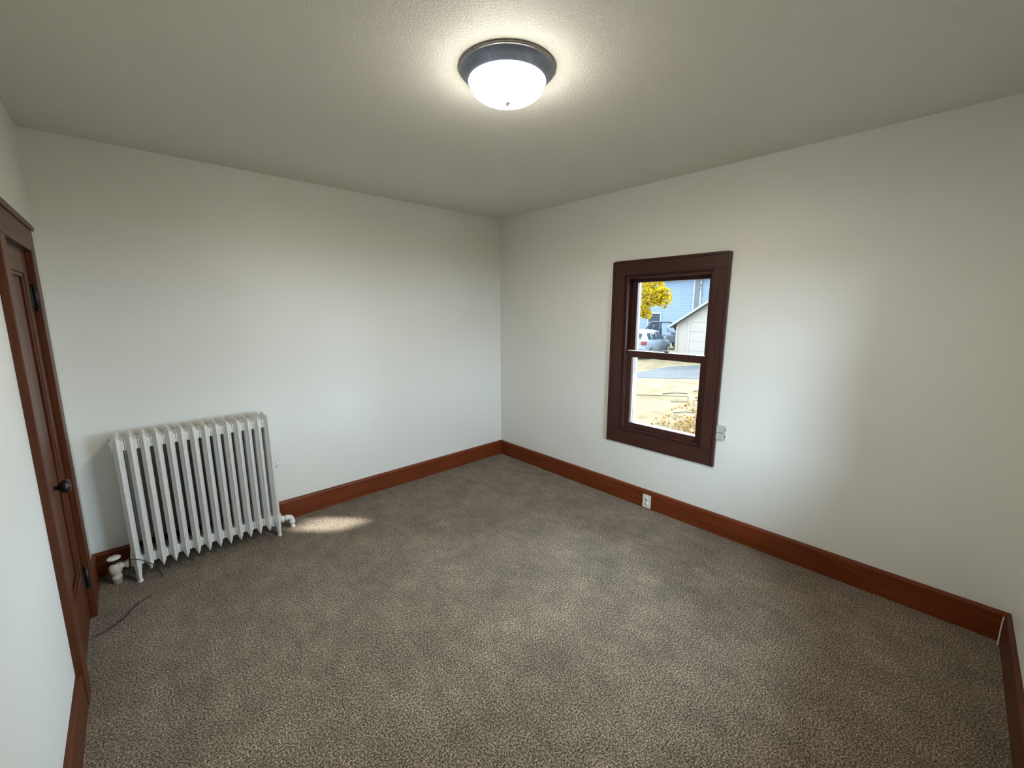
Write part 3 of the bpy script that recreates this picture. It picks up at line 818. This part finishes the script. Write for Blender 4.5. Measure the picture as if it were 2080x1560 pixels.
rnd = random.Random(3)
yt = empty('yellow_tree', 'tree with bright yellow autumn leaves hanging into the upper pane', 'tree', (5.0, 3.1, GZ))
T0 = Vector((5.0, 3.1, GZ))
fol = MB()
cs = []
for c, r, n in (((4.98, 0.98, 1.96), (0.26, 0.26, 0.30), 1000), ((5.10, 0.80, 1.84), (0.17, 0.17, 0.22), 420), ((4.83, 1.16, 1.62), (0.20, 0.20, 0.17), 440), ((4.93, 1.06, 1.50), (0.12, 0.12, 0.10), 110),
                ((5.12, 0.74, 2.32), (0.22, 0.16, 0.12), 180), ((4.95, 1.35, 2.5), (0.55, 0.5, 0.45), 1100),
                ((5.0, 2.5, 3.0), (0.9, 0.9, 0.7), 1300), ((5.2, 3.6, 2.9), (0.9, 0.9, 0.7), 1100)):
    cs += blob(c, r, n, rnd)
leaf_quads(fol, [Vector(c) - T0 for c in cs], 0.054, rnd)
fo = fol.build('foliage', YELLOW, yt, normals=False); fo['kind'] = 'stuff'
m = MB()
m.tube(smooth([(0, 0, -0.05), (0.03, -0.05, 1.2), (-0.03, -0.15, 2.6), (0.02, -0.3, 4.3)]), 0.1, 10, radii=None)
m.build('trunk', BARK, yt)
for e in ([(0, -0.05, 2.0), (-0.05, -0.9, 3.2), (-0.05, -1.8, 3.25), (-0.02, -2.15, 2.85), (-0.15, -1.98, 2.5)], [(0, -0.1, 2.4), (0.2, 0.5, 3.3), (0.3, 1.0, 4.0)], [(0, -0.12, 2.5), (0.1, -0.9, 3.4), (0.15, -1.9, 3.5), (0.12, -2.3, 3.2)]):
    m = MB(); p_ = smooth(e); m.tube(p_, 0.02, 8, radii=[0.035 * (1 - 0.8 * i / len(p_)) for i in range(len(p_))]); m.build('branch', BARK, yt)

# dense unseen evergreen added to block the sun; one gap cut for a shaft
rnd = random.Random(11)
spot = Vector((-1.99, -0.32, 0.0))                 # where that shaft of light lands
gap_c = spot + SUN_DIR * (9.6 / math.cos(SUN_EL))
ev = empty('sun_block_evergreen', 'unseen dense dark evergreen added to block the sun from the window', 'tree', (gap_c.x, gap_c.y, GZ))
E0 = Vector((gap_c.x, gap_c.y, GZ))
ax1 = Vector((-SUN_H.y, SUN_H.x, 0)); ax2 = SUN_DIR.cross(ax1)
pts = []
for i in range(9000):
    z = rnd.uniform(2.6, 6.8)
    rmax = 1.35 * (1 - 0.35 * max(0, z - 4.6) / 2.2)
    a = rnd.random() * 6.283; r_ = rmax * math.sqrt(rnd.random())
    P = E0 + Vector((r_ * math.cos(a), r_ * math.sin(a), z))
    q = P - spot; q = q - SUN_DIR * q.dot(SUN_DIR)
    if math.hypot(q.dot(ax1) / 0.115, q.dot(ax2) / 0.115) < 1.0 + rnd.uniform(0.10, 0.30):
        continue
    pts.append(P - E0)
fol = MB(); leaf_quads(fol, pts, 0.17, rnd)
fo = fol.build('foliage', GREEN, ev, normals=False); fo['kind'] = 'stuff'
side = ax1 * 0.55
m = MB(); m.tube([(side.x, side.y, -0.05), (side.x, side.y, 3.0), (side.x * 0.9, side.y * 0.9, 7.0)], 0.15, 10, radii=[0.17, 0.14, 0.03]); m.build('trunk', BARK, ev)

# fallen leaves at the right of the lawn
rnd = random.Random(5)
m = MB(); pts = []
while len(pts) < 9000:
    x = rnd.uniform(3.6, 9.5); y = rnd.uniform(-2.5, 1.9)
    edge = 0.55 + (x - 5.2) * 0.16
    d = edge - y
    if d < -0.5: continue
    if 8.6 < x < 9.4 and 0.85 < y < 1.65 or 6.5 < x < 7.05 and 0.65 < y < 1.25 or 7.6 < x < 8.85 and y > 1.4: continue
    if rnd.random() < (0.12 if d < 0 else min(1, 0.35 + d)):
        pts.append((x, y, GZ + 0.012 + rnd.random() * 0.03))
leaf_quads(m, pts, 0.06, rnd)
tag(m.build('fallen_leaves', FALLEN, normals=False), 'orange-brown fallen leaves spread over the lawn outside', 'leaves', 'stuff')
# sticks, hose and a hanging twig
def stick(pts, r, lab):
    s = MB(); s.tube(smooth(pts, 5), r, 6); tag(s.build('fallen_branch', BARK), lab, 'branch', None, 'fallen branches on the lawn')
z = GZ + 0.02
stick([(8.6, 2.45, z), (8.9, 2.2, z + 0.02), (9.15, 1.95, z)], 0.013, 'longest dark fallen branch, in the middle of the lawn')
stick([(8.75, 1.55, z), (9.05, 1.25, z + 0.02), (9.25, 0.95, z)], 0.014, 'dark fallen branch at the right edge of the lower pane')
stick([(9.7, 2.0, z), (9.95, 1.75, z + 0.02), (10.1, 1.5, z)], 0.012, 'far thin fallen branch on the lawn near the drive')
stick([(6.6, 1.15, z), (6.8, 0.95, z + 0.02), (6.95, 0.75, z)], 0.009, 'small fallen branch beside the orange leaves')
m = MB(); m.tube(smooth([(7.55, 3.4, z), (8.0, 2.75, z), (8.55, 2.05, z), (8.72, 1.75, z), (8.55, 1.66, z), (8.05, 1.50, z), (7.75, 1.78, z)]), 0.009, 8)
tag(m.build('garden_hose', HOSE), 'thin garden hose bent in a loop on the lawn', 'hose')
m = MB(); m.tube(smooth([(0.1515, -2.042, 1.832), (0.147, -2.044, 1.800), (0.147, -2.050, 1.772), (0.147, -2.044, 1.755), (0.147, -2.038, 1.772), (0.147, -2.042, 1.745), (0.148, -2.048, 1.722), (0.147, -2.051, 1.698), (0.147, -2.054, 1.678)]), 0.0016, 6)
m.tube(smooth([(0.147, -2.042, 1.742), (0.147, -2.032, 1.728), (0.147, -2.026, 1.732)]), 0.0011, 6)
tag(m.build('hanging_twig', BARK), 'thin bare vine tendril dangling outside the upper right of the window', 'twig')
